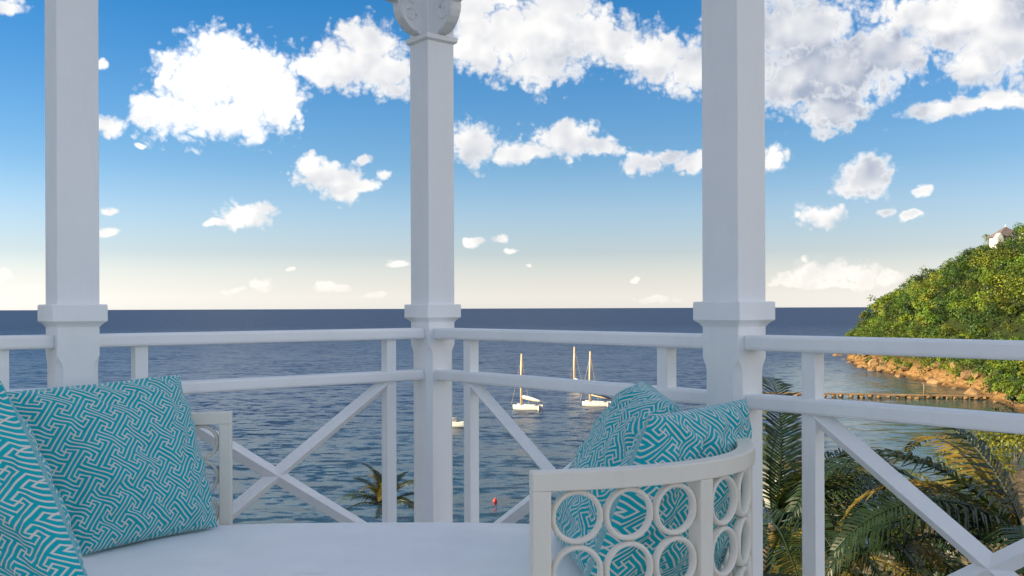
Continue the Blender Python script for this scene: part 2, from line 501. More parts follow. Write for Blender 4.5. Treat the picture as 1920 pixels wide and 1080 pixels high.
# ------------------------------------------------------------------ the land
SHORE = np.array([(-300, 10), (-120, 30), (-60, 44), (-20, 55), (-7, 59), (8, 60), (22, 64), (34, 78), (48, 94), (60, 112), (70, 132), (77, 158),
                  (83, 180), (85, 200), (87, 228), (91, 258), (98.5, 288), (106.5, 312), (117, 345), (132, 395), (170, 450), (260, 500), (420, 540)], float)
def inland(x, y):
    """signed distance to the waterline, positive on land (right of the line)"""
    x = np.asarray(x, float); y = np.asarray(y, float)
    best = np.full(x.shape, 1e9); sign = np.ones(x.shape)
    for (ax, ay), (bx, by) in zip(SHORE[:-1], SHORE[1:]):
        dx, dy = bx - ax, by - ay
        t = np.clip(((x - ax) * dx + (y - ay) * dy) / (dx * dx + dy * dy), 0, 1)
        px, py = x - (ax + t * dx), y - (ay + t * dy)
        d = np.hypot(px, py)
        cr = dx * py - dy * px
        upd = d < best - 1e-9
        best = np.where(upd, d, best)
        sign = np.where(upd, np.where(cr < 0, 1.0, -1.0), sign)
    return best * sign
def sstep(a, b, x):
    t = np.clip((x - a) / (b - a), 0, 1)
    return t * t * (3 - 2 * t)
def wob(x, y, s, seed):
    return (np.sin(x * s + seed) * np.cos(y * s * 1.13 + seed * 2.1) + 0.5 * np.sin(x * s * 2.3 + y * s * 1.7 + seed * 3.7)
            + 0.25 * np.sin(x * s * 5.1 - y * s * 4.3 + seed))
def land(x, y):
    x = np.asarray(x, float); y = np.asarray(y, float)
    s = inland(x, y) + 1.6 * wob(x, y, 0.35, 1.3) * sstep(140, 190, y)
    cliff = 2.9 * sstep(-0.5, 3.0, s) + 3.2 * sstep(2, 13, s) + 0.535 * np.maximum(s - 2, 0)
    cliff = np.where(cliff > 42, 42 + (cliff - 42) * 0.35, cliff) + 0.5 * wob(x, y, 0.55, 4.0) * sstep(0, 6, s)
    low = 0.07 * np.clip(s, 0, 25) + 0.03 * np.clip(s - 25, 0, 200)
    r = np.hypot(x, y - 0.0)
    bluff = 14.0 * (1 - sstep(5, 27, r)) + 9 * sstep(0, -60, y) * 1.0
    low = np.maximum(low, np.minimum(bluff, 14.0)) + 0.15 * wob(x, y, 0.5, 2.0)
    k = sstep(128, 186, y)
    h = low * (1 - k) + cliff * k
    h = np.where(s < 0, np.maximum(0.35 * s, -6), h)
    z = SEA + h
    return np.minimum(z, np.where(r < 9, -0.35, 1e9))
gx = np.unique(np.concatenate([np.arange(-300, -90, 15), np.arange(-90, 70, 2.5), np.arange(70, 180, 1.5), np.arange(180, 430, 9)]))
gy = np.unique(np.concatenate([np.arange(-120, -20, 10), np.arange(-20, 150, 2.5), np.arange(150, 400, 1.6), np.arange(400, 560, 9)]))
GX, GY = np.meshgrid(gx, gy, indexing='ij')
GZ = land(GX, GY)
nx, ny = GX.shape
gv = np.stack([GX, GY, GZ], -1).reshape(-1, 3)
idx = np.arange(nx * ny).reshape(nx, ny)
gf = np.stack([idx[:-1, :-1], idx[1:, :-1], idx[1:, 1:], idx[:-1, 1:]], -1).reshape(-1, 4)
def ground_material():
    m, t, b = material('earth, sand and ochre rock')
    pos = t.node('ShaderNodeNewGeometry').outputs['Position']
    sp = t.node('ShaderNodeSeparateXYZ'); t.l.new(pos, sp.inputs[0])
    f, _ = t.noise(pos, 0.35, 7, 0.65)
    f2, _ = t.noise(t.mapping(pos, scale=(1, 1, 3)), 0.8, 6, 0.7)
    rock = t.ramp(f2, [(0.25, (0.06, 0.033, 0.015)), (0.45, (0.21, 0.115, 0.045)), (0.6, (0.36, 0.21, 0.085)), (0.75, (0.17, 0.095, 0.04))])
    earth = t.ramp(f, [(0.3, (0.018, 0.030, 0.008)), (0.6, (0.032, 0.044, 0.012)), (0.8, (0.09, 0.07, 0.03))])
    sand = t.ramp(f, [(0.3, (0.24, 0.175, 0.11)), (0.7, (0.42, 0.32, 0.205))])
    h = t.math('ADD', sp.outputs[2], t.math('MULTIPLY', t.math('SUBTRACT', f2, 0.5), 5.0))
    up = t.maprange(h, SEA + 1.8, SEA + 4.2, 0.0, 1.0)
    near = t.maprange(sp.outputs[1], 125.0, 150.0, 1.0, 0.0)
    col = t.mix(near, t.mix(up, rock, earth), t.mix(t.maprange(h, SEA - 0.3, SEA + 1.9, 0.0, 1.0), sand, earth))
    wet = t.maprange(sp.outputs[2], SEA + 0.15, SEA + 0.7, 0.35, 1.0)
    t.l.new(t.vmath('SCALE', col, scale=wet), b.inputs['Base Color'])
    b.inputs['Roughness'].default_value = 0.95
    b.inputs['Specular IOR Level'].default_value = 0.15
    bp = t.node('ShaderNodeBump'); bp.inputs['Strength'].default_value = 1.0; bp.inputs['Distance'].default_value = 0.8
    t.l.new(f2, bp.inputs['Height']); t.l.new(bp.outputs[0], b.inputs['Normal'])
    return m
M['ground'] = ground_material()
ground = part('ground', gv, gf.tolist(), M['ground'], smooth=True)
tag(ground, kind='structure')

# ------------------------------------------------------------------ foliage clumps
def crown_quads(cx, cy, cz, rx, rz, n, size, g, lumps=5):
    """leaf-clump quads spread through an uneven crown: centres, two axes"""
    lc = g.normal(size=(lumps, 3)) * np.array([0.42, 0.42, 0.34])
    lr = g.uniform(0.42, 0.68, lumps)
    which = g.integers(0, lumps, n)
    d = g.normal(size=(n, 3)); d /= np.linalg.norm(d, axis=1, keepdims=True)
    d[:, 2] = np.where(d[:, 2] < -0.35, -d[:, 2], d[:, 2])
    rad = lr[which] * g.uniform(0.55, 1.06, n) ** 0.6
    p = lc[which] + d * rad[:, None]
    c = np.stack([cx + p[:, 0] * rx, cy + p[:, 1] * rx, cz + p[:, 2] * rz], -1)
    nrm = d + g.normal(size=(n, 3)) * 0.30
    nrm /= np.linalg.norm(nrm, axis=1, keepdims=True)
    a = np.cross(nrm, g.normal(size=(n, 3))); a /= np.linalg.norm(a, axis=1, keepdims=True) + 1e-9
    b = np.cross(nrm, a)
    s = size * g.uniform(0.6, 1.35, n)
    a *= s[:, None]; b *= (s * g.uniform(0.5, 0.9, n))[:, None]
    return c, a, b
def quads_mesh(name, c, a, b, tint=None):
    n = len(c)
    v = np.stack([c - a, c - b * 0.9 + a * 0.1, c + a, c + b], 1).reshape(-1, 3)
    me = bpy.data.meshes.new(name)
    me.vertices.add(4 * n); me.loops.add(4 * n); me.polygons.add(n)
    me.vertices.foreach_set('co', v.ravel().astype(np.float32))
    me.loops.foreach_set('vertex_index', np.arange(4 * n, dtype=np.int32))
    me.polygons.foreach_set('loop_start', np.arange(0, 4 * n, 4, dtype=np.int32))
    if tint is not None:
        at = me.color_attributes.new('tint', 'FLOAT_COLOR', 'POINT')
        cols = np.ones((4 * n, 4), np.float32); cols[:, :3] = np.repeat(tint, 4, axis=0)
        at.data.foreach_set('color', cols.ravel())
    me.update(calc_edges=True)
    me.validate()
    return me
PALETTE = np.array([(0.050, 0.100, 0.010), (0.075, 0.135, 0.010), (0.110, 0.155, 0.010), (0.030, 0.066, 0.012), (0.125, 0.140, 0.012), (0.020, 0.046, 0.010)])

# scattered crown positions over the headland
g = np.random.default_rng(3)
cand = np.stack([g.uniform(72, 300, 10000), g.uniform(120, 440, 10000)], -1)
band_ = np.stack([g.uniform(66, 150, 34000), g.uniform(118, 400, 34000)], -1)
cand = np.concatenate([cand, band_[inland(band_[:, 0], band_[:, 1]) < 14]])
outer = np.stack([g.uniform(100, 410, 9000), g.uniform(118, 500, 9000)], -1)     # the slope goes on beyond the right edge of the view
cand = np.concatenate([cand[cand[:, 0] / cand[:, 1] < 0.62], outer[outer[:, 0] / outer[:, 1] >= 0.62]])
sd = inland(cand[:, 0], cand[:, 1])
keep = (sd > 0.9) & (sd < 300)
cand = cand[keep]; sd = sd[keep]
chosen = []
cell = {}
for p, s_ in zip(cand, sd):
    sp_ = 4.9 if p[0] / p[1] > 0.62 else 1.3 if s_ < 9 else 3.2 if s_ < 14 else 4.2
    k = (int(p[0] // 5), int(p[1] // 5)); ok = True
    for i in (-1, 0, 1):
        for j in (-1, 0, 1):
            for q in cell.get((k[0] + i, k[1] + j), ()):
                if (q[0] - p[0]) ** 2 + (q[1] - p[1]) ** 2 < sp_ * sp_: ok = False
    if ok:
        cell.setdefault(k, []).append(p); chosen.append((p[0], p[1], s_))
HOUSE = (160.0, 322.0)
chosen = [c for c in chosen if not (abs(c[0] - HOUSE[0]) < 10 and -40 < c[1] - HOUSE[1] < 7)]
hz = land(np.array([c[0] for c in chosen]), np.array([c[1] for c in chosen]))
crowns = []
for (x, y, s_), z in zip(chosen, hz):
    r = g.uniform(1.7, 4.2) * (1.35 if x / y > 0.62 else 0.45 if s_ < 9 else 0.8 if s_ < 14 else 1.0)
    h = r * g.uniform(0.75, 1.15)
    lift = g.uniform(0.6, 4.2) * (0.15 if s_ < 9 else 0.6 if s_ < 14 else 1)
    crowns.append((x, y, z + lift + h * 0.6, r, h, z))
# trees that can be told apart: the nearest to the shore and the ones along the skyline
order = sorted(range(len(crowns)), key=lambda i: crowns[i][1])
single = set([i for i in order if crowns[i][0] / crowns[i][1] < 0.52][:26])
sky_best = {}
for i, c in enumerate(crowns):
    b_ = int(960 + F * c[0] / c[1]) // 20
    if 1590 < 960 + F * c[0] / c[1] < 1925:
        e = (c[2] + c[4] - EYE) / c[1]
        if b_ not in sky_best or e > sky_best[b_][0]: sky_best[b_] = (e, i)
skyline = {v[1] for v in sky_best.values()}
single |= skyline
C_, A_, B_, T_ = [], [], [], []
for i, (x, y, z, r, h, z0) in enumerate(crowns):
    if i in single: continue
    n = 90 if x / y > 0.62 else 120 if r < 1.9 else 520 if y < 330 else 260
    c, a, b = crown_quads(x, y, z, r, h, n, 0.62 if x / y > 0.62 else 0.17 if r < 1.9 else 0.23 if y < 330 else 0.36, g, 7)
    C_.append(c); A_.append(a); B_.append(b)
    T_.append(np.repeat((PALETTE[g.integers(0, 6)] * g.uniform(0.55, 1.75))[None], n, 0))
me = quads_mesh('hillside_forest', np.concatenate(C_), np.concatenate(A_), np.concatenate(B_), np.concatenate(T_))
me.materials.append(M['forest_leaf'])
forest = bpy.data.objects.new('hillside_forest', me); COL.objects.link(forest)
tag(forest, 'dense green forest covering the headland slope across the bay', 'forest', kind='stuff')

def make_tree(x, y, z, r, h, z0, name, label, group, n=260, size=0.36, mat_='forest_leaf', tint=None):
    t_ = thing(name, (x, y, z0), label, 'tree', group)
    c, a, b = crown_quads(0, 0, z - z0, r, h, n, size, g)
    col = np.repeat(((PALETTE[g.integers(0, 6)] if tint is None else np.array(tint)) * g.uniform(0.8, 1.2))[None], n, 0)
    me_ = quads_mesh('crown', c, a, b, col); me_.materials.append(M[mat_])
    place('crown', me_, t_, Matrix())
    limbs = [tube([(x, y, z0 - 0.5), (x + .1, y, z0 + (z - z0) * .5), (x, y, z)], [0.2, 0.15, 0.08], 6)]
    for k in range(4):
        q = k * 1.57 + g.uniform(0, 1)
        limbs.append(tube([(x, y, z0 + (z - z0) * .5), (x + math.cos(q) * r * .6, y + math.sin(q) * r * .6, z + h * .25)], [0.09, 0.03], 5))
    part('trunk', *merge(limbs), M['bark'], t_, smooth=True)
    return t_
for i in sorted(single):
    x, y, z, r, h, z0 = crowns[i]
    if i in skyline:
        make_tree(x, y, z, r, h, z0, 'broadleaf_tree', 'green tree on the ridge line of the headland against the sky', 'trees on the headland skyline', 520, 0.23)
    else:
        make_tree(x, y, z, r, h, z0, 'shore_tree', 'low leafy tree above the rocks at the near foot of the headland', 'trees at the foot of the headland', 420, 0.17)

# ------------------------------------------------------------------ the terrace: floor, posts, railings, beams
TH = 0.8841
UR = Vector((math.cos(TH), -math.sin(TH), 0))      # along the right-hand railing, away from the corner
UL = Vector((math.sin(TH), math.cos(TH), 0))       # along the left-hand railing, towards the corner
UP = Vector((0, 0, 1))
CORNER = Vector((-0.340, 4.2546, 0))
POST = 0.135
PL, PR = 1.464, 1.600                               # post spacings left and right

def terrace_pt(a, b, z=0.0):
    """a along the right railing from the corner, b along the left railing from the corner"""
    return CORNER + UR * a - UL * b + UP * z
tiles = thing('terrace_floor', (0, 0, 0), None, None)
tiles['kind'] = 'structure'
slab = bar(terrace_pt(3.5, -0.16, -0.2), terrace_pt(3.5, 7.5, -0.2), UR * 3.66, UP * 0.185)
part('slab', *slab, M['floor'], tiles)
tile_me = new_mesh('tile', *bar((-0.247, 0, 0), (0.247, 0, 0), (0, 0.247, 0), (0, 0, 0.007)))
tile_me.materials.append(M['floor'])
rot = Matrix(((UR.x, UL.x, 0, 0), (UR.y, UL.y, 0, 0), (0, 0, 1, 0), (0, 0, 0, 1)))
for i in range(14):
    for j in range(12):
        place('tile', tile_me, tiles, Matrix.Translation(terrace_pt(0.12 + 0.5 * i, 0.12 + 0.5 * j, -0.0075)) @ rot)

def oct_ring(c, z, s, ch):
    h = s / 2; k = h - ch
    pts = [(-k, -h), (k, -h), (h, -k), (h, k), (k, h), (-k, h), (-h, k), (-h, -k)]
    return [c + UR * x + UL * y + UP * z for x, y in pts]
def stack(c, prof):
    V, Fs = [], []
    for z, s, ch in prof: V += oct_ring(c, z, s, ch)
    n = len(prof)
    for i in range(n - 1):
        for k in range(8):
            k2 = (k + 1) % 8
            Fs.append((i * 8 + k, i * 8 + k2, (i + 1) * 8 + k2, (i + 1) * 8 + k))
    Fs.append(tuple(reversed(range(8)))); Fs.append(tuple((n - 1) * 8 + k for k in range(8)))
    return V, Fs

BEAM_Z = 2.62
def bracket(c, d):
    """scroll-cut corbel on the face of post c that looks along d"""
    side = d.cross(UP)
    o = c + d * (POST / 2)
    out = [(-.004, 2.283), (.026, 2.287), (.052, 2.298), (.080, 2.321), (.098, 2.343), (.109, 2.368), (.113, 2.392), (.112, 2.400), (0.118, 2.405), (0.138, 2.408),
           (0.165, 2.411), (0.200, 2.423), (0.245, 2.442), (0.285, 2.463), (.310, 2.525), (.318, 2.56), (.318, BEAM_Z - .002), (-.004, BEAM_Z - .002)]
    V, Fs = [], []
    hw = 0.024
    for s in (-hw, hw):
        V += [o + d * a + UP * z + side * s for a, z in out]
    n = len(out)
    Fs.append(tuple(range(n))); Fs.append(tuple(reversed(range(n, 2 * n))))
    for i in range(n):
        j = (i + 1) % n
        Fs.append((j, i, i + n, j + n))
    return V, Fs
def scroll(c, d, s):
    side = d.cross(UP)
    o = c + d * (POST / 2)
    pts = []
    for k in range(26):
        q = k / 25
        ang = R(70) + q * R(430)
        rad = 0.036 * (1 - 0.72 * q)
        pts.append(o + d * (0.056 + rad * math.cos(ang)) + UP * (2.372 + rad * math.sin(ang) * 1.25) + side * s * 0.0245)
    return tube(pts, [0.0055] * 26, 6)
def rim(c, d, s):
    side = d.cross(UP)
    o = c + d * (POST / 2)
    path = [(.02, 2.292), (.052, 2.304), (.076, 2.325), (.092, 2.345), (.102, 2.368), (.105, 2.392), (.103, 2.415), (.08, 2.428), (.04, 2.436), (.01, 2.452)]
    return tube([o + d * a + UP * z + side * s * 0.024 for a, z in path], 0.0055, 6)

def post(a, b, dirs, label):
    base = terrace_pt(a, b)
    t_ = thing('porch_post', base, label, 'column', 'white porch posts')
    part('shaft', *stack(base, [(0.0, .135, .02), (0.02, .135, .02), (EYE - .190, .135, .020), (EYE - .175, .135, .0165), (EYE - .162, .135, .0075), (EYE - .150, .135, .0025),
                              (EYE - .058, .135, .0025), (BEAM_Z, .135, .0025)]), M['white_paint'], t_)
    part('base_block', *stack(base, [(0.0, .165, .003), (.105, .165, .003), (.115, .145, .003)]), M['white_paint'], t_)
    part('collar', *stack(base, [(EYE - .056, .139, .002), (EYE - .050, .146, .002), (EYE - .044, .158, .002), (EYE - .040, .170, .003), (EYE - .037, .176, .003), (EYE + .015, .176, .003), (EYE + .018, .170, .003)]), M['white_paint'], t_)
    cap = part('capital', *stack(base, [(2.255, .139, .002), (2.262, .160, .004), (2.280, .164, .004), (2.287, .140, .002)]), M['white_paint'], t_)
    for d in dirs:
        br = part('bracket', *bracket(base, d), M['white_paint'], cap, bevel=0.003)
        part('scroll_relief', *merge([f(base, d, s) for f in (scroll, rim) for s in (-1, 1)]), M['white_paint'], cap, smooth=True)
    return t_
post(0, 0, (-UL, UR), 'white corner post with scroll brackets where the two railings meet')
post(0, PL, (-UL, UL), 'square white post left of the corner post, behind the turquoise cushions')
post(PR, 0, (-UR, UR), 'square white post right of the corner post, behind the curved arm')
post(PR + 1.556, 0, (-UR, UR), 'white post past the right edge of the view')
post(0, PL * 2, (-UL, UL), 'white post past the left edge of the view')

TOPB, TOPT = EYE - .127, EYE - .082
MIDB, MIDT = EYE - .301, EYE - .258
BOTB, BOTT = EYE - 1.017, EYE - .967
def railing(t0, t1, side, gap, label):
    """railing between posts at t0 and t1 along the right (+1) or left (-1) side"""
    u = UR if side > 0 else -UL
    n = UL if side > 0 else UR
    P = lambda t, z: CORNER + u * t + UP * z
    e = POST / 2 - .002
    t_ = thing('railing', P((t0 + t1) / 2, 0), label, 'railing', 'white terrace railings')
    mid = (TOPB + TOPT) / 2
    part('top_rail', *bar(P(t0 + e, mid), P(t1 - e, mid), n * .043, UP * (TOPT - TOPB) / 2), M['white_paint'], t_, bevel=.009)
    mid = (MIDB + MIDT) / 2
    part('mid_rail', *bar(P(t0 + e, mid), P(t1 - e, mid), n * .036, UP * (MIDT - MIDB) / 2), M['white_paint'], t_, bevel=.008)
    mid = (BOTB + BOTT) / 2
    part('bottom_rail', *bar(P(t0 + e, mid), P(t1 - e, mid), n * .036, UP * (BOTT - BOTB) / 2), M['white_paint'], t_, bevel=.008)
    b0, b1 = t0 + gap, t1 - gap
    for b in (b0, b1):
        for z0, z1 in ((BOTT - .001, MIDB + .001), (MIDT - .001, TOPB + .001)):
            part('baluster', *bar(P(b, z0), P(b, z1), u * .0225, n * .0225), M['white_paint'], t_, bevel=.002)
    # two diamond-set bars crossing, halved into each other
    for k, (za, zb) in enumerate(((MIDB, BOTT), (BOTT, MIDB))):
        a, b = P(b0 + .012, za), P(b1 - .012, zb)
        d = (b - a).normalized()
        up = n.cross(d).normalized()
        part('cross_brace', *bar(a, b, (n + up) * .0205 * .99 ** k / math.sqrt(2) , (n - up) * .0205 * .99 ** k / math.sqrt(2)), M['white_paint'], t_, bevel=.0015)
    return t_
railing(0, PL, -1, .2215, 'white crossed railing between the left post and the corner post')
railing(PL, PL * 2, -1, .2215, 'white railing running out of view left of the left post')
railing(0, PR, 1, .272, 'white crossed railing between the corner post and the right post')
railing(PR, PR + 1.556, 1, .275, 'white crossed railing right of the right post, in front of the palms')

for nm, p0, p1, n, lb in (('beam', terrace_pt(-.12, .073, BEAM_Z + .08), terrace_pt(-.12, 6.5, BEAM_Z + .08), UR, 'white beam over the left posts'),
                          ('beam', terrace_pt(-.18, -.0, BEAM_Z + .08), terrace_pt(6.5, -.0, BEAM_Z + .08), UL, 'white beam over the right posts')):
    sh = UR * .12 if n is UR else Vector((0, 0, 0))
    o = part(nm, *bar(p0 + sh, p1 + sh, n * .0725, UP * .08), M['white_paint'], None, bevel=.004)
    tag(o, lb, 'beam', 'porch beams')

# ------------------------------------------------------------------ sun blocker: an unseen house added to keep the low sun off the porch
sun_block = thing('house', (-16.5, 0.0, -1.6), 'unseen white house wing added to block the low sun from the terrace', 'house')
part('wall', *box(-20.5, -12.5, -4.0, 4.0, -6.0, 9.2), M['wall'], sun_block)
HX0, HX1, HY0, HY1 = -21.1, -11.9, -4.6, 4.6
part('roof', [(HX0, HY0, 9.2), (HX1, HY0, 9.2), (HX1, HY1, 9.2), (HX0, HY1, 9.2), (-16.9, HY0 + 4.4, 11.2), (-16.1, HY1 - 4.4, 11.2)],
     [(3, 2, 1, 0), (0, 1, 4), (1, 2, 5, 4), (2, 3, 5), (3, 0, 4, 5)], M['roof'], sun_block)
for yy in (-1.8, 1.8):
    for zz in (0.6, 3.6, 6.6):
        wd = part('window', *box(-12.5, -12.46, yy - .55, yy + .55, zz, zz + 1.4), M['white_paint'], sun_block)
        part('pane', *box(-12.465, -12.452, yy - .47, yy + .47, zz + .08, zz + 1.32), M['dark_glass'], wd)

# ------------------------------------------------------------------ the daybed
DC = Vector((-0.45, 2.70, 0)); DA, DB, DN = 1.05, 0.645, 2.9
SEAT_Z, ARM_Z = 0.42, 0.785
def outline(theta, grow=0.0):
    c, s = math.cos(theta), math.sin(theta)
    k = (abs(c) ** DN + abs(s) ** DN) ** (-1 / DN)
    x, y = (DA + grow) * c * k, (DB + grow) * s * k
    return DC + Vector((x, y, 0))
def arc(theta0, theta1, n=400):
    return [outline(theta0 + (theta1 - theta0) * i / n) for i in range(n + 1)]
daybed = thing('daybed', (DC.x, DC.y, 0), 'rounded cream daybed with ring fretwork arms and white mattress', 'daybed')
# mattress
NT_ = 96
prof = [(-.035, .285), (-.012, .278), (-.002, .290), (0.0, .31), (0.0, .385), (-.004, .402), (-.014, .414), (-.030, .4195), (-.06, SEAT_Z), (-.10, SEAT_Z), (-.15, SEAT_Z), (-.20, SEAT_Z), (-.26, SEAT_Z), (-.32, SEAT_Z), (-.38, SEAT_Z), (-.44, SEAT_Z), (-.50, SEAT_Z), (-.56, SEAT_Z)]
V, Fs = [], []
for gr, z in prof:
    for k in range(NT_):
        p = outline(2 * math.pi * k / NT_, -0.028 + gr)
        zz_ = z
        if gr < -.05:
            zz_ += min(1, (-gr - .05) * 8) * (.006 + .007 * mnoise.noise(Vector((p.x * 2.6, p.y * 3.4, 1.0))) + .003 * mnoise.noise(Vector((p.x * 8, p.y * 9, 4.0))))
        V.append((p.x, p.y, zz_))
for i in range(len(prof) - 1):
    for k in range(NT_):
        k2 = (k + 1) % NT_
        Fs.append((i * NT_ + k, i * NT_ + k2, (i + 1) * NT_ + k2, (i + 1) * NT_ + k))
Fs.append(tuple((len(prof) - 1) * NT_ + k for k in range(NT_))); Fs.append(tuple(reversed(range(NT_))))
mattress = part('mattress', V, Fs, M['canvas'], daybed, smooth=True, angle=50)
pip = [outline(2 * math.pi * k / NT_, -0.030) + UP * .408 for k in range(NT_ + 1)]
part('piping', *tube(pip, .005, 6, cap=False), M['canvas'], mattress, smooth=True)
# seat frame and legs
def band(pts, z0, z1, half):
    V, Fs = [], []
    n = len(pts)
    for i, p in enumerate(pts):
        t = (pts[min(i + 1, n - 1)] - pts[max(i - 1, 0)]).normalized()
        s = t.cross(UP) * half
        V += [p - s + UP * z0, p + s + UP * z0, p + s + UP * z1, p - s + UP * z1]
    for i in range(n - 1):
        for k in range(4):
            k2 = (k + 1) % 4
            Fs.append((i * 4 + k, i * 4 + k2, i * 4 + 4 + k2, i * 4 + 4 + k))
    Fs.append((3, 2, 1, 0)); Fs.append(tuple(4 * (n - 1) + k for k in range(4)))
    return V, [tuple(reversed(f)) for f in Fs]
part('seat_frame', *band([outline(2 * math.pi * k / NT_) for k in range(NT_ + 1)], .20, .283, .02), M['cream_lacquer'], daybed, bevel=.003)
for th_ in (35, 145, 215, 325, 90, 270):
    p = outline(R(th_), -.02)
    part('leg', *bar(p, p + UP * .20, (.026, 0, 0), (0, .026, 0)), M['cream_lacquer'], daybed, bevel=.003)
# one arm: posts, top rail, ring columns; the other arm is the same turned half round
def arc_sampler(th0, th1):
    pts = arc(th0, th1)
    L = [0.0]
    for a, b in zip(pts, pts[1:]): L.append(L[-1] + (b - a).length)
    def at(s):
        i = max(0, min(len(pts) - 2, int(np.searchsorted(L, s)) - 1))
        f = (s - L[i]) / max(1e-9, L[i + 1] - L[i])
        return pts[i].lerp(pts[i + 1], f), (pts[i + 1] - pts[i]).normalized()
    return at
RW = 0.1175
ring_V, ring_F = [], []
RN, RK = 28, 8
for i in range(RN):
    q = 2 * math.pi * i / RN
    for k in range(RK):
        w_ = 2 * math.pi * k / RK
        rad = 0.0525 + 0.0062 * math.cos(w_)
        ring_V.append((rad * math.cos(q), 0.011 * math.sin(w_), rad * math.sin(q)))
for i in range(RN):
    for k in range(RK):
        i2, k2 = (i + 1) % RN, (k + 1) % RK
        ring_F.append((i * RK + k, i * RK + k2, i2 * RK + k2, i2 * RK + k))
ring_me = new_mesh('ring', ring_V, ring_F, smooth=True); ring_me.materials.append(M['cream_lacquer'])
def build_arm(th0, label):
    at = arc_sampler(th0, th0 + math.pi * 0.9)
    PW = 0.040
    total = 4 * PW + 9 * RW
    top = part('arm_rail', *band([at(total * i / 60)[0] for i in range(61)], ARM_Z - .040, ARM_Z, .0215), M['cream_lacquer'], daybed, bevel=.003)
    if label: top['label'] = label
    s = 0.0
    for grp in range(4):
        p, t = at(s + PW / 2)
        nrm_ = t.cross(UP)
        part('arm_post', *bar(p + UP * .27, p + UP * (ARM_Z - .0395), t * PW / 2, nrm_ * .020), M['cream_lacquer'], daybed, bevel=.003)
        s += PW
        if grp == 3: break
        for k in range(3):
            p, t = at(s + RW / 2)
            m3 = Matrix(((t.x, -t.y, 0), (t.y, t.x, 0), (0, 0, 1))).to_4x4()
            for row in range(4):
                z = ARM_Z - .040 - .0587 - .1174 * row
                o = place('ring', ring_me, top, Matrix.Translation(p + UP * z - origin_of(top)) @ m3)
            s += RW
# start angle: the point of the outline nearest the front middle, right of centre
def theta_for(x):
    best = min(range(3600), key=lambda i: abs(outline(R(i / 10)).x - (DC.x + x)) + (0 if i > 1800 else 9))
    return R(best / 10)
TH0 = theta_for(0.487)
build_arm(TH0, None)
build_arm(TH0 - math.pi, None)

# ------------------------------------------------------------------ cushions
def unproject(px, py, d):
    return Vector(((px - 960) / F * d, d, EYE - (py - (578 - 0.0036 * (px - 960))) / F * d))
def cushion(corners, thick, label, seed, pinch=0.07, rnd=0.03, size=0.5, uvrot=0.0, uvoff=(0, 0), sag=0.0, creases=()):
    bl, br_, tr, tl = [Vector(c) for c in corners]
    nrm_ = (br_ - bl).cross(tl - bl).normalized()
    N = 60
    V, uvs, Fs = [], [], []
    base = (bl + br_ + tr + tl) / 4
    su, sv = ((br_ - bl).length + (tr - tl).length) / 2, ((tl - bl).length + (tr - br_).length) / 2
    grid = {}
    for side in (1, -1):
        for i in range(N + 1):
            for j in range(N + 1):
                u, v = -1 + 2 * i / N, -1 + 2 * j / N
                u = math.sin(u * math.pi / 2) * .35 + u * .65; v = math.sin(v * math.pi / 2) * .35 + v * .65
                rimk = i in (0, N) or j in (0, N)
                if side < 0 and rimk:
                    grid[(side, i, j)] = grid[(1, i, j)]; continue
                uu = u * (1 - pinch * (1 - v * v) * abs(u) ** 1.5); vv = v * (1 - pinch * (1 - u * u) * abs(v) ** 1.5)
                kr = 1 - rnd * (u * v) ** 2
                uu *= kr; vv *= kr
                a, b = (uu + 1) / 2, (vv + 1) / 2
                p = bl * (1 - a) * (1 - b) + br_ * a * (1 - b) + tr * a * b + tl * (1 - a) * b
                hgt = (max(0, 1 - abs(u) ** 2.4) * max(0, 1 - abs(v) ** 2.4)) ** 0.52
                q = Vector((u * 2.1 + seed * 7.3, v * 2.1, side * 3.0 + seed))
                wr = mnoise.noise(q) * .5 + mnoise.noise(q * 2.3) * .3 + mnoise.noise(q * 5.0) * .12
                # gathers running in from the seams
                ed = max(abs(u), abs(v))
                wr += 0.6 * ed ** 3 * (1 - ed ** 8) * math.sin((u - v if abs(u) > abs(v) else u + v) * 17 + seed + 3 * mnoise.noise(q * 1.5))
                h_ = thick * hgt * (1 + .26 * wr) + (.009 * wr * min(1, 6 * hgt) if not rimk else 0)
                for (cu, cv, du, dv, wd_, dp) in creases:
                    along = (u - cu) * du + (v - cv) * dv; off = -(u - cu) * dv + (v - cv) * du
                    off += .04 * math.sin(along * 6)
                    h_ -= dp * math.exp(-(off / wd_) ** 2) * math.exp(-(along / .45) ** 2) * (1 if side > 0 else 0)
                p = p + nrm_ * side * h_
                p.z -= sag * (1 - v) * 0
                grid[(side, i, j)] = len(V)
                V.append(p - base)
                cr, sr = math.cos(uvrot), math.sin(uvrot)
                X_, Y_ = u * su / 2, v * sv / 2
                uvs.append((X_ * cr - Y_ * sr + uvoff[0] + (0.31 if side < 0 else 0), X_ * sr + Y_ * cr + uvoff[1]))
        for i in range(N):
            for j in range(N):
                f = (grid[(side, i, j)], grid[(side, i + 1, j)], grid[(side, i + 1, j + 1)], grid[(side, i, j + 1)])
                Fs.append(f if side > 0 else tuple(reversed(f)))
    me_ = new_mesh('cushion', V, Fs, smooth=True)
    lay = me_.uv_layers.new(name='UVMap')
    li = np.zeros(len(me_.loops), np.int32); me_.loops.foreach_get('vertex_index', li)
    lay.data.foreach_set('uv', np.array(uvs, np.float32)[li].ravel())
    me_.materials.append(M['fret'])
    o = bpy.data.objects.new('cushion', me_)
    o.location = base
    COL.objects.link(o)
    tag(o, label, 'cushion', 'turquoise fretwork cushions')
    return o
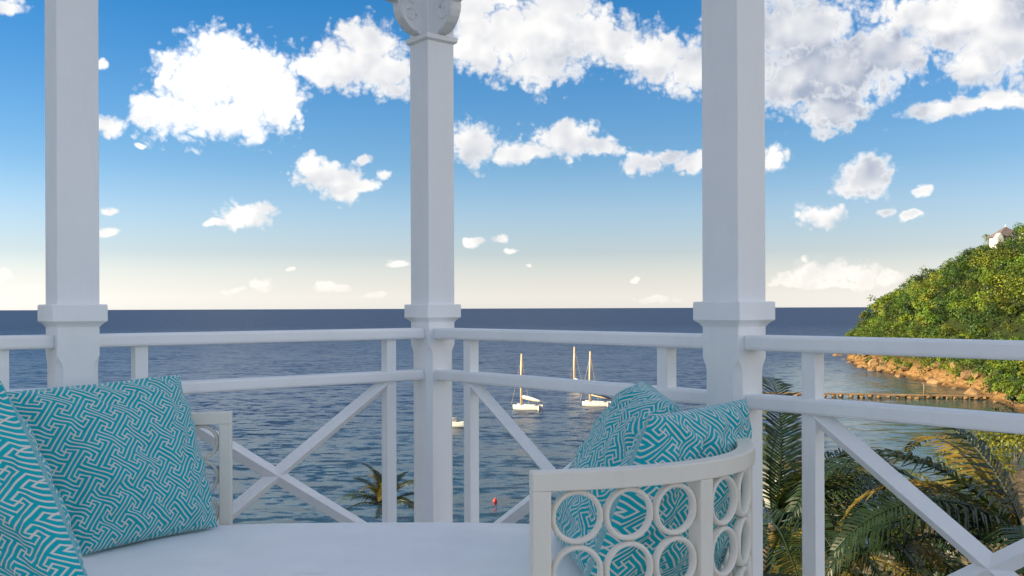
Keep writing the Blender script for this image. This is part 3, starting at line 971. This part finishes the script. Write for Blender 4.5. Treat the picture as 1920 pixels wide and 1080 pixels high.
cushion([unproject(148, 1048, 2.80), unproject(412, 992, 3.20), unproject(338, 697, 3.30), unproject(-4, 731, 2.86)], .105,
        'square turquoise fretwork cushion leaning upright beside the far left arm', 1, .055,
        creases=((-.5, -.42, .95, .25, .05, .012), (-.55, -.7, .9, .35, .05, .014), (0.1, -.1, .95, -.3, .08, .008)))
cushion([(-1.31, 2.43, .425), unproject(178, 1128, 2.30), unproject(-4, 700, 2.46), (-1.57, 2.56, .91)], .085,
        'turquoise fretwork cushion cut off by the left edge, in front of the upright one', 2, -.03,
        creases=((.1, -.35, .98, -.15, .06, .007), (.2, -.55, .95, .2, .05, .006)))
cushion([unproject(1118, 1118, 2.40), unproject(1036, 1004, 3.06), unproject(1212, 708, 2.98), unproject(1275, 755, 2.58)], .11,
        'turquoise fretwork cushion standing behind another inside the curved arm', 3, .04, .035)
cushion([unproject(1072, 1150, 2.26), unproject(1352, 1070, 2.62), unproject(1402, 742, 2.74), unproject(1218, 776, 2.42)], .105,
        'turquoise fretwork cushion pressed against the ring fretwork of the curved arm', 4, .04, .03,
        creases=((-.3, .5, .3, .95, .07, .02),))

# ------------------------------------------------------------------ palms
def frond_mesh(name, length, droop, nleaf, m, seed, sweep=0.0, leaf=0.55):
    """frond lying along +X from the origin, arching up then down; two ranks of hanging leaflets"""
    r_ = random.Random(seed)
    pts = []
    N = 16
    ang = R(38); x = z = y = 0.0
    for i in range(N + 1):
        pts.append(Vector((x, y, z)))
        q = i / N
        ang -= R(droop) / N * (0.35 + 1.4 * q)
        st = length / N
        x += math.cos(ang) * st; z += math.sin(ang) * st; y += sweep * st * q
    V, Fs = tube(pts, [0.028 * (1 - .85 * i / N) + .003 for i in range(N + 1)], 5)
    for k in range(nleaf):
        q = 0.10 + 0.90 * (k + .5) / nleaf
        i = min(N - 1, int(q * N)); f = q * N - i
        p = pts[i].lerp(pts[i + 1], f)
        t = (pts[i + 1] - pts[i]).normalized()
        L = leaf * (math.sin(math.pi * min(1, q * .85 + .13)) ** .7) * r_.uniform(.85, 1.1)
        for s in (-1, 1):
            side = Vector((-t.y, t.x, 0)).normalized() * s
            upv = t.cross(side).normalized()
            if upv.z < 0: upv = -upv
            d = (side * .85 + t * r_.uniform(.42, .62) + upv * r_.uniform(.05, .22)).normalized()
            d2 = (d + Vector((0, 0, -r_.uniform(.35, .85)))).normalized()
            wv = t * (0.021 + .008 * r_.random())
            b = len(V)
            m1 = p + d * L * .45; e = m1 + d2 * L * .55
            V += [p - wv * .5, p + wv * .5, m1 + wv + upv * .006, m1 - wv + upv * .006, e]
            Fs += [(b, b + 1, b + 2, b + 3), (b + 3, b + 2, b + 4)]
    me_ = new_mesh(name, V, Fs)
    me_.materials.append(m)
    return me_
FR = [frond_mesh('frond', 3.5, 95, 54, M['palm_leaf'], 1, 0, .78), frond_mesh('frond', 3.8, 118, 58, M['palm_leaf'], 2, .15, .80),
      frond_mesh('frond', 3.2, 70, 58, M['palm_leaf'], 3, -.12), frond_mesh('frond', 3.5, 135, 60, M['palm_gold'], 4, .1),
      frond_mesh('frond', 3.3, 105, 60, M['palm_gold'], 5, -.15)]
def palm(x, y, ztop, label, fronds, scale=1.0, lean=(0.4, -0.3), rseed=0):
    z0 = float(land(np.array([x - lean[0]]), np.array([y - lean[1]]))[0]) - .2
    base = Vector((x - lean[0], y - lean[1], z0)); top = Vector((x, y, ztop))
    t_ = thing('coconut_palm', base, label, 'palm tree', 'coconut palms below the terrace')
    path, rad = [], []
    for i in range(25):
        q = i / 24
        p = base.lerp(top, q) + Vector((lean[0], lean[1], 0)) * (-.35 * math.sin(math.pi * q))
        path.append(p); rad.append((0.17 - .06 * q + (.012 if i % 2 else 0)) * scale + (.09 * (1 - q) ** 8))
    part('trunk', *tube(path, rad, 10), M['bark'], t_, smooth=True)
    r_ = random.Random(rseed)
    for k, (az, pitch, kind, sc) in enumerate(fronds):
        m4 = Matrix.Translation(top - base) @ Matrix.Rotation(R(az), 4, 'Z') @ Matrix.Rotation(R(-pitch), 4, 'Y') @ Matrix.Rotation(R(r_.uniform(-25, 25)), 4, 'X') @ Matrix.Scale(sc * scale, 4)
        place('frond', FR[kind], t_, m4)
    nuts = [tube([top + Vector((.16 * math.cos(q), .16 * math.sin(q), -.05)), top + Vector((.2 * math.cos(q), .2 * math.sin(q), -.16)), top + Vector((.22 * math.cos(q), .22 * math.sin(q), -.30))], [.03, .11, .03], 7) for q in (0.3, 1.7, 3.0, 4.4)]
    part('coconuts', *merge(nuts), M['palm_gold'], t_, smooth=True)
    return t_
def ring_fronds(n, seed, lo=-15, hi=55, kinds=(0, 1, 2, 0, 1), sc=(.85, 1.1)):
    r_ = random.Random(seed)
    return [(360 * k / n + r_.uniform(-9, 9), lo + (hi - lo) * ((k * 7) % n) / n + r_.uniform(-6, 6), r_.choice(kinds), r_.uniform(*sc)) for k in range(n)]
p1 = unproject(1450, 985, 15.5)
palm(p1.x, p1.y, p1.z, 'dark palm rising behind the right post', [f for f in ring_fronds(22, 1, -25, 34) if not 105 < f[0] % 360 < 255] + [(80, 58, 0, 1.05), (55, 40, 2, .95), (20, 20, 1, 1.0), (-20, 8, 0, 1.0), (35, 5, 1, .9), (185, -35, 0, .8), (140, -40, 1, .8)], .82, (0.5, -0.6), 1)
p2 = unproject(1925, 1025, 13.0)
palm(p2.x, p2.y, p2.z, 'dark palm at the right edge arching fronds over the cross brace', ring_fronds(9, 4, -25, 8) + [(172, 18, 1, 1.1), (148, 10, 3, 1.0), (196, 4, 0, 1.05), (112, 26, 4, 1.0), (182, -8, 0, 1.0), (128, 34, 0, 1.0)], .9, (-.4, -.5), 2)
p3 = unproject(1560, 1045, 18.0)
palm(p3.x, p3.y, p3.z, 'palm with golden-lit fronds low behind the baluster', ring_fronds(15, 6, -25, 45, (3, 4, 3, 1)), 1.05, (.3, .5), 3)
p4 = unproject(722, 950, 50.0)
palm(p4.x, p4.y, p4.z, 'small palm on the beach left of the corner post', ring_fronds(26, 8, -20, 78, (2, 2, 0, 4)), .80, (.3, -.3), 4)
p5 = unproject(1835, 905, 62.0)
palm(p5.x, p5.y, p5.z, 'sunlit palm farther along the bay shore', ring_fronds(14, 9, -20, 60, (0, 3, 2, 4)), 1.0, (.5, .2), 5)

# ------------------------------------------------------------------ shrubs on the bay shore
def shrub(x, y, r, h, label, m='shrub_leaf', n=420, size=.16):
    z0 = float(land(np.array([x]), np.array([y]))[0])
    t_ = thing('shrub', (x, y, z0), label, 'shrub', 'shrubs on the bay shore')
    c, a, b = crown_quads(0, 0, h * .55, r, h * .6, n, size, g)
    me_ = quads_mesh('foliage', c, a, b); me_.materials.append(M[m])
    place('foliage', me_, t_, Matrix())
    st = [tube([(x, y, z0 - .2), (x + .5 * r * math.cos(q), y + .5 * r * math.sin(q), z0 + h * .7)], [.06, .02], 5) for q in (.2, 1.6, 2.9, 4.3, 5.4)]
    part('stems', *merge(st), M['bark'], t_)
for px, d, r, h, lb in ((1795, 97, 2.6, 4.2, 'yellow-green shrub at the water\'s edge under the railing'), (1850, 92, 2.8, 5.0, 'tall yellow-green shrub behind the sunlit palm'),
                        (1905, 98, 3.0, 5.4, 'dark shrub at the right edge of the bay shore'), (1760, 80, 2.0, 3.0, 'low shrub on the sand below the cross brace'),
                        (1870, 78, 2.4, 4.0, 'round shrub in front of the tall yellow-green one'), (1940, 86, 2.6, 4.5, 'shrub just past the right edge'),
                        (1680, 62, 1.6, 1.8, 'low shrub on the sand nearest the golden-lit palm'), (1600, 52, 1.6, 2.2, 'shrub at the foot of the golden-lit palm'),
                        (1500, 46, 1.8, 2.6, 'shrub behind the dark palm'), (1560, 40, 1.8, 2.6, 'dense shrub right of the dark palm'), (1640, 44, 2.0, 2.8, 'dense shrub beyond the golden-lit palm'),
                        (1740, 48, 2.2, 2.8, 'dense shrub under the crossing of the right railing'), (1840, 52, 2.4, 3.2, 'dense shrub left of the right-edge palm'), (1450, 52, 2.0, 3.0, 'shrub low beside the right post')):
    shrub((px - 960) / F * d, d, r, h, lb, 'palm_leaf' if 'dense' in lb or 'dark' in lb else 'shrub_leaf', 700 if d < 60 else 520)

# ------------------------------------------------------------------ hill house
hx, hy = HOUSE
hz_ = float(land(np.array([hx]), np.array([hy - 3]))[0]) + 4.6
hh = thing('hill_house', (hx, hy, hz_), 'cream hill house with grey hipped roof among trees near the ridge', 'house')
part('wall', *box(hx - 3.4, hx + 3.6, hy - 3, hy + 3.5, hz_ - 3, hz_ + 2.6), M['hull_white'], hh)
rz = hz_ + 2.6
rf = part('roof', [(hx - 4.2, hy - 3.9, rz), (hx + 4.4, hy - 3.9, rz), (hx + 4.4, hy + 4.2, rz), (hx - 4.2, hy + 4.2, rz), (hx, hy - .2, rz + 3.4)],
     [(3, 2, 1, 0), (0, 1, 4), (1, 2, 4), (2, 3, 4), (3, 0, 4)], M['roof'], hh)
part('finial', *tube([(hx, hy - .2, rz + 3.3), (hx, hy - .2, rz + 4.1)], [.18, .05], 6), M['hull_white'], rf)
for sx_ in (-1, 1):
    part('gable_wing', [(hx + sx_ * 3.7 - 1.1, hy - 4.4, hz_ - 1), (hx + sx_ * 3.7 + 1.1, hy - 4.4, hz_ - 1), (hx + sx_ * 3.7 + 1.1, hy - 2, hz_ - 1), (hx + sx_ * 3.7 - 1.1, hy - 2, hz_ - 1),
                        (hx + sx_ * 3.7 - 1.1, hy - 4.4, hz_ + 2.2), (hx + sx_ * 3.7 + 1.1, hy - 4.4, hz_ + 2.2), (hx + sx_ * 3.7 + 1.1, hy - 2, hz_ + 2.2), (hx + sx_ * 3.7 - 1.1, hy - 2, hz_ + 2.2),
                        (hx + sx_ * 3.7, hy - 4.4, hz_ + 3.6), (hx + sx_ * 3.7, hy - 2, hz_ + 3.6)],
         [(0, 1, 5, 4), (1, 2, 6, 5), (2, 3, 7, 6), (3, 0, 4, 7), (4, 5, 8), (6, 7, 9), (5, 6, 9, 8), (7, 4, 8, 9)], M['hull_white'], hh)
for k in (-1.9, 0.2, 2.2):
    wd = part('window', *box(hx + k - .55, hx + k + .55, hy - 3.06, hy - 2.99, hz_ + .5, hz_ + 2.0), M['hull_white'], hh)
    part('pane', *box(hx + k - .42, hx + k + .42, hy - 3.09, hy - 3.05, hz_ + .6, hz_ + 1.9), M['dark_glass'], wd)

# ------------------------------------------------------------------ boats
def hull_mesh(L, W, H, n=14):
    V, Fs = [], []
    K = 7
    for i in range(n + 1):
        q = i / n
        wid = W / 2 * (math.sin(math.pi * min(1, .20 + .80 * q) * 1.0) ** .55 if q < .999 else 0.02) * (1 if q > .02 else .85)
        sheer = H * (1 + .25 * (q - .4) ** 2 + .12 * (1 - q))
        keel = -H * .35 * math.sin(math.pi * (.1 + .85 * q))
        for k in range(K):
            a = -1 + 2 * k / (K - 1)
            yy = wid * math.copysign(abs(a) ** .6, a)
            zz = keel + (sheer - keel) * abs(a) ** 1.8
            V.append(Vector((L * (.5 - q) * 1.0, yy, zz)))
    for i in range(n):
        for k in range(K - 1):
            Fs.append((i * K + k, i * K + k + 1, (i + 1) * K + k + 1, (i + 1) * K + k))
        Fs.append((i * K, (i + 1) * K, (i + 1) * K + K - 1, i * K + K - 1))
    Fs.append(tuple(range(K)));
    return V, [tuple(reversed(f)) for f in Fs]
def xf(vf, m4):
    return [m4 @ Vector(v) for v in vf[0]], vf[1]
def sailboat(px, d, mast_h, heading, label, cover=False, L=4.0):
    x = (px - 960) / F * d - 1.0 * math.cos(R(heading))
    t_ = thing('sailing_boat', (x, d, SEA), label, 'boat', 'moored sailing boats')
    m4 = Matrix.Translation((x, d, SEA)) @ Matrix.Rotation(R(heading), 4, 'Z')
    W = 1.7
    for s in (-1, 1):
        part('hull', *xf(hull_mesh(L, .55, .55), m4 @ Matrix.Translation((0, s * W / 2, .12))), M['hull_white'], t_, smooth=True, angle=50)
    for xx in (-1.3, 1.0):
        part('crossbeam', *xf(tube([(xx, -W / 2, .72), (xx, W / 2, .72)], .06, 7), m4), M['mast'], t_, smooth=True)
    part('trampoline', *xf(box(-1.3, 1.0, -W / 2 + .2, W / 2 - .2, .66, .70), m4), M['hull_white'], t_)
    part('mast', *xf(tube([(1.0, 0, .7), (1.0, 0, .7 + mast_h * .5), (.92, 0, mast_h)], [.19, .19, .15], 8), m4), M['mast'], t_, smooth=True)
    bm_ = part('boom', *xf(tube([(.95, 0, 1.75), (-1.0, 0, 1.4), (-2.5, 0, 1.05)], [.10, .12, .09], 8), m4), M['mast'], t_, smooth=True)
    part('furled_sail', *xf(tube([(.85, 0, 1.95), (.2, .03, 1.85), (-.8, -.02, 1.65), (-1.7, .02, 1.4), (-2.4, 0, 1.2)], [.14, .22, .20, .16, .08], 9), m4), M['sail_cover' if cover else 'hull_white'], bm_, smooth=True)
    st = [tube([(.93, 0, mast_h * .93), q], .018, 4) for q in ((2.6, 0, .8), (-.6, W / 2, .65), (-.6, -W / 2, .65))]
    part('stays', *xf(merge(st), m4), M['mast'], t_)
    for s in (-1, 1):
        part('rudder', *xf(box(-L / 2 - .12, -L / 2 + .02, s * W / 2 - .03, s * W / 2 + .03, -.3, .75), m4), M['hull_white'], t_)
    return t_
sailboat(977, 150.0, 8.4, 158, 'white sailing catamaran nearest, left of the two by the cushion')
sailboat(1106, 155.0, 8.5, 160, 'white sailing catamaran with navy cover, right of the moored pair', True)
sailboat(1077, 186.0, 8.0, 120, 'sailing boat farther out whose hull hides behind the rail', L=3.8)

def motorboat(px, d, heading, label, L=3.6, m_hull='hull_white'):
    x = (px - 960) / F * d
    t_ = thing('dinghy', (x, d, SEA), label, 'boat', 'small boats at anchor')
    m4 = Matrix.Translation((x, d, SEA)) @ Matrix.Rotation(R(heading), 4, 'Z')
    part('hull', *xf(hull_mesh(L, 1.5, .6), m4 @ Matrix.Translation((0, 0, .1))), M[m_hull], t_, smooth=True, angle=50)
    part('thwart', *xf(box(-.25, .1, -.55, .55, .76, .84), m4), M['timber'], t_)
    part('windscreen', *xf(bar((.45, -.5, 1.0), (.45, .5, 1.0), (.03, 0, .0), (-.10, 0, .28)), m4), M['hull_white'], t_)
    mt = part('outboard', *xf(box(-L / 2 - .35, -L / 2 + .02, -.2, .2, .55, 1.25), m4), M['trampoline'], t_, bevel=.05)
    part('motor_leg', *xf(box(-L / 2 - .28, -L / 2 - .12, -.07, .07, -.2, .56), m4), M['trampoline'], mt)
motorboat(856, 128, 150, 'white dinghy half hidden by the corner post')
motorboat(1146, 120, 100, 'small orange boat peeping out behind the cushion', 2.6, 'orange_paint')

def buoy(px, py, r, label):
    d = F * (EYE - SEA) / (py - 577)
    x = (px - 960) / F * d
    t_ = thing('mooring_buoy', (x, d, SEA), label, 'buoy', 'red mooring buoys')
    V, Fs = tube([(x, d, SEA - r * .5), (x, d, SEA - r * .2), (x, d, SEA + r * .4), (x, d, SEA + r * 1.0), (x, d, SEA + r * 1.45), (x, d, SEA + r * 1.7)], [r * .6, r * .9, r, r * .85, r * .45, r * .1], 12)
    part('float', V, Fs, M['red'], t_, smooth=True)
    part('eye', *tube([(x, d, SEA + r * 1.6), (x, d, SEA + r * 2.0)], r * .12, 6), M['mast'], t_)
buoy(1117, 826, .17, 'red buoy above the cross brace, left of the curved arm cushion')
buoy(927, 940, .17, 'red buoy between the baluster and the curved arm')

# ------------------------------------------------------------------ breakwater, rocks, beacon
def boulder(seed, n=9):
    r_ = random.Random(seed)
    bm = bmesh.new()
    bmesh.ops.create_icosphere(bm, subdivisions=2, radius=1.0)
    for v in bm.verts:
        k = 1 + .45 * mnoise.noise(v.co * 1.1 + Vector((seed * 3.1, 0, 0))) + .18 * mnoise.noise(v.co * 2.9 + Vector((0, seed, 0)))
        v.co = Vector((v.co.x * k, v.co.y * k * .85, v.co.z * k * .65))
    me_ = bpy.data.meshes.new('boulder'); bm.to_mesh(me_); bm.free()
    me_.materials.append(M['rock'])
    return me_
BL = [boulder(k) for k in range(6)]
bw0 = Vector(((1425 - 960) / F * 172, 172, SEA)); bw1 = Vector((82, 163, SEA))
bw = thing('breakwater', (bw0 + bw1) / 2, 'low stone breakwater across the bay behind the right railing', 'breakwater')
dv = (bw1 - bw0); ln = dv.length; dv.normalize(); nv = dv.cross(UP)
part('deck', *bar(bw0 + UP * .50, bw1 + UP * .50, nv * .75, UP * .10), M['rock'], bw, bevel=.03)
r_ = random.Random(2)
for k in range(int(ln / 1.5)):
    for s in (-1, 1):
        p = bw0 + dv * (k * 1.5 + r_.uniform(-.2, .2)) + nv * s * r_.uniform(.7, 1.15) + UP * r_.uniform(.05, .35) - (bw0 + bw1) / 2
        place('boulder', r_.choice(BL), bw, Matrix.Translation(p) @ Matrix.Rotation(r_.uniform(0, 6.28), 4, 'Z') @ Matrix.Scale(r_.uniform(.3, .5), 4))
bx = unproject(1732, 748, 163)
bc = thing('beacon', (bx.x, bx.y, SEA + .76), 'short pale beacon post standing on the breakwater', 'beacon')
part('pole', *tube([(bx.x, bx.y, SEA + .75), (bx.x, bx.y, SEA + 2.9)], [.10, .08], 8), M['timber'], bc, smooth=True)
part('crossarm', *bar((bx.x - .22, bx.y, SEA + 2.75), (bx.x + .22, bx.y, SEA + 2.75), (0, .08, 0), (0, 0, .1)), M['timber'], bc)
# boulders along the foot of the headland
seglen = np.hypot(*np.diff(SHORE[11:19], axis=0).T)
for k in range(70):
    q = r_.uniform(0, seglen.sum()); i = 0
    while q > seglen[i]: q -= seglen[i]; i += 1
    a, b = SHORE[11 + i], SHORE[12 + i]
    p = a + (b - a) * q / seglen[i]
    off = r_.gauss(-.5, 2.0)
    n2 = np.array([-(b - a)[1], (b - a)[0]]) / seglen[i]
    p = p + n2 * off
    z = max(SEA - .2, float(land(np.array([p[0]]), np.array([p[1]]))[0]))
    sc = r_.uniform(.5, 1.9)
    o = bpy.data.objects.new('boulder', r_.choice(BL)); COL.objects.link(o)
    o.matrix_world = Matrix.Translation((p[0], p[1], z)) @ Matrix.Rotation(r_.uniform(0, 6.28), 4, 'Z') @ Matrix.Scale(sc, 4)
    tag(o, 'ochre boulder at the waterline along the foot of the headland', 'boulder', 'boulders along the headland shore')
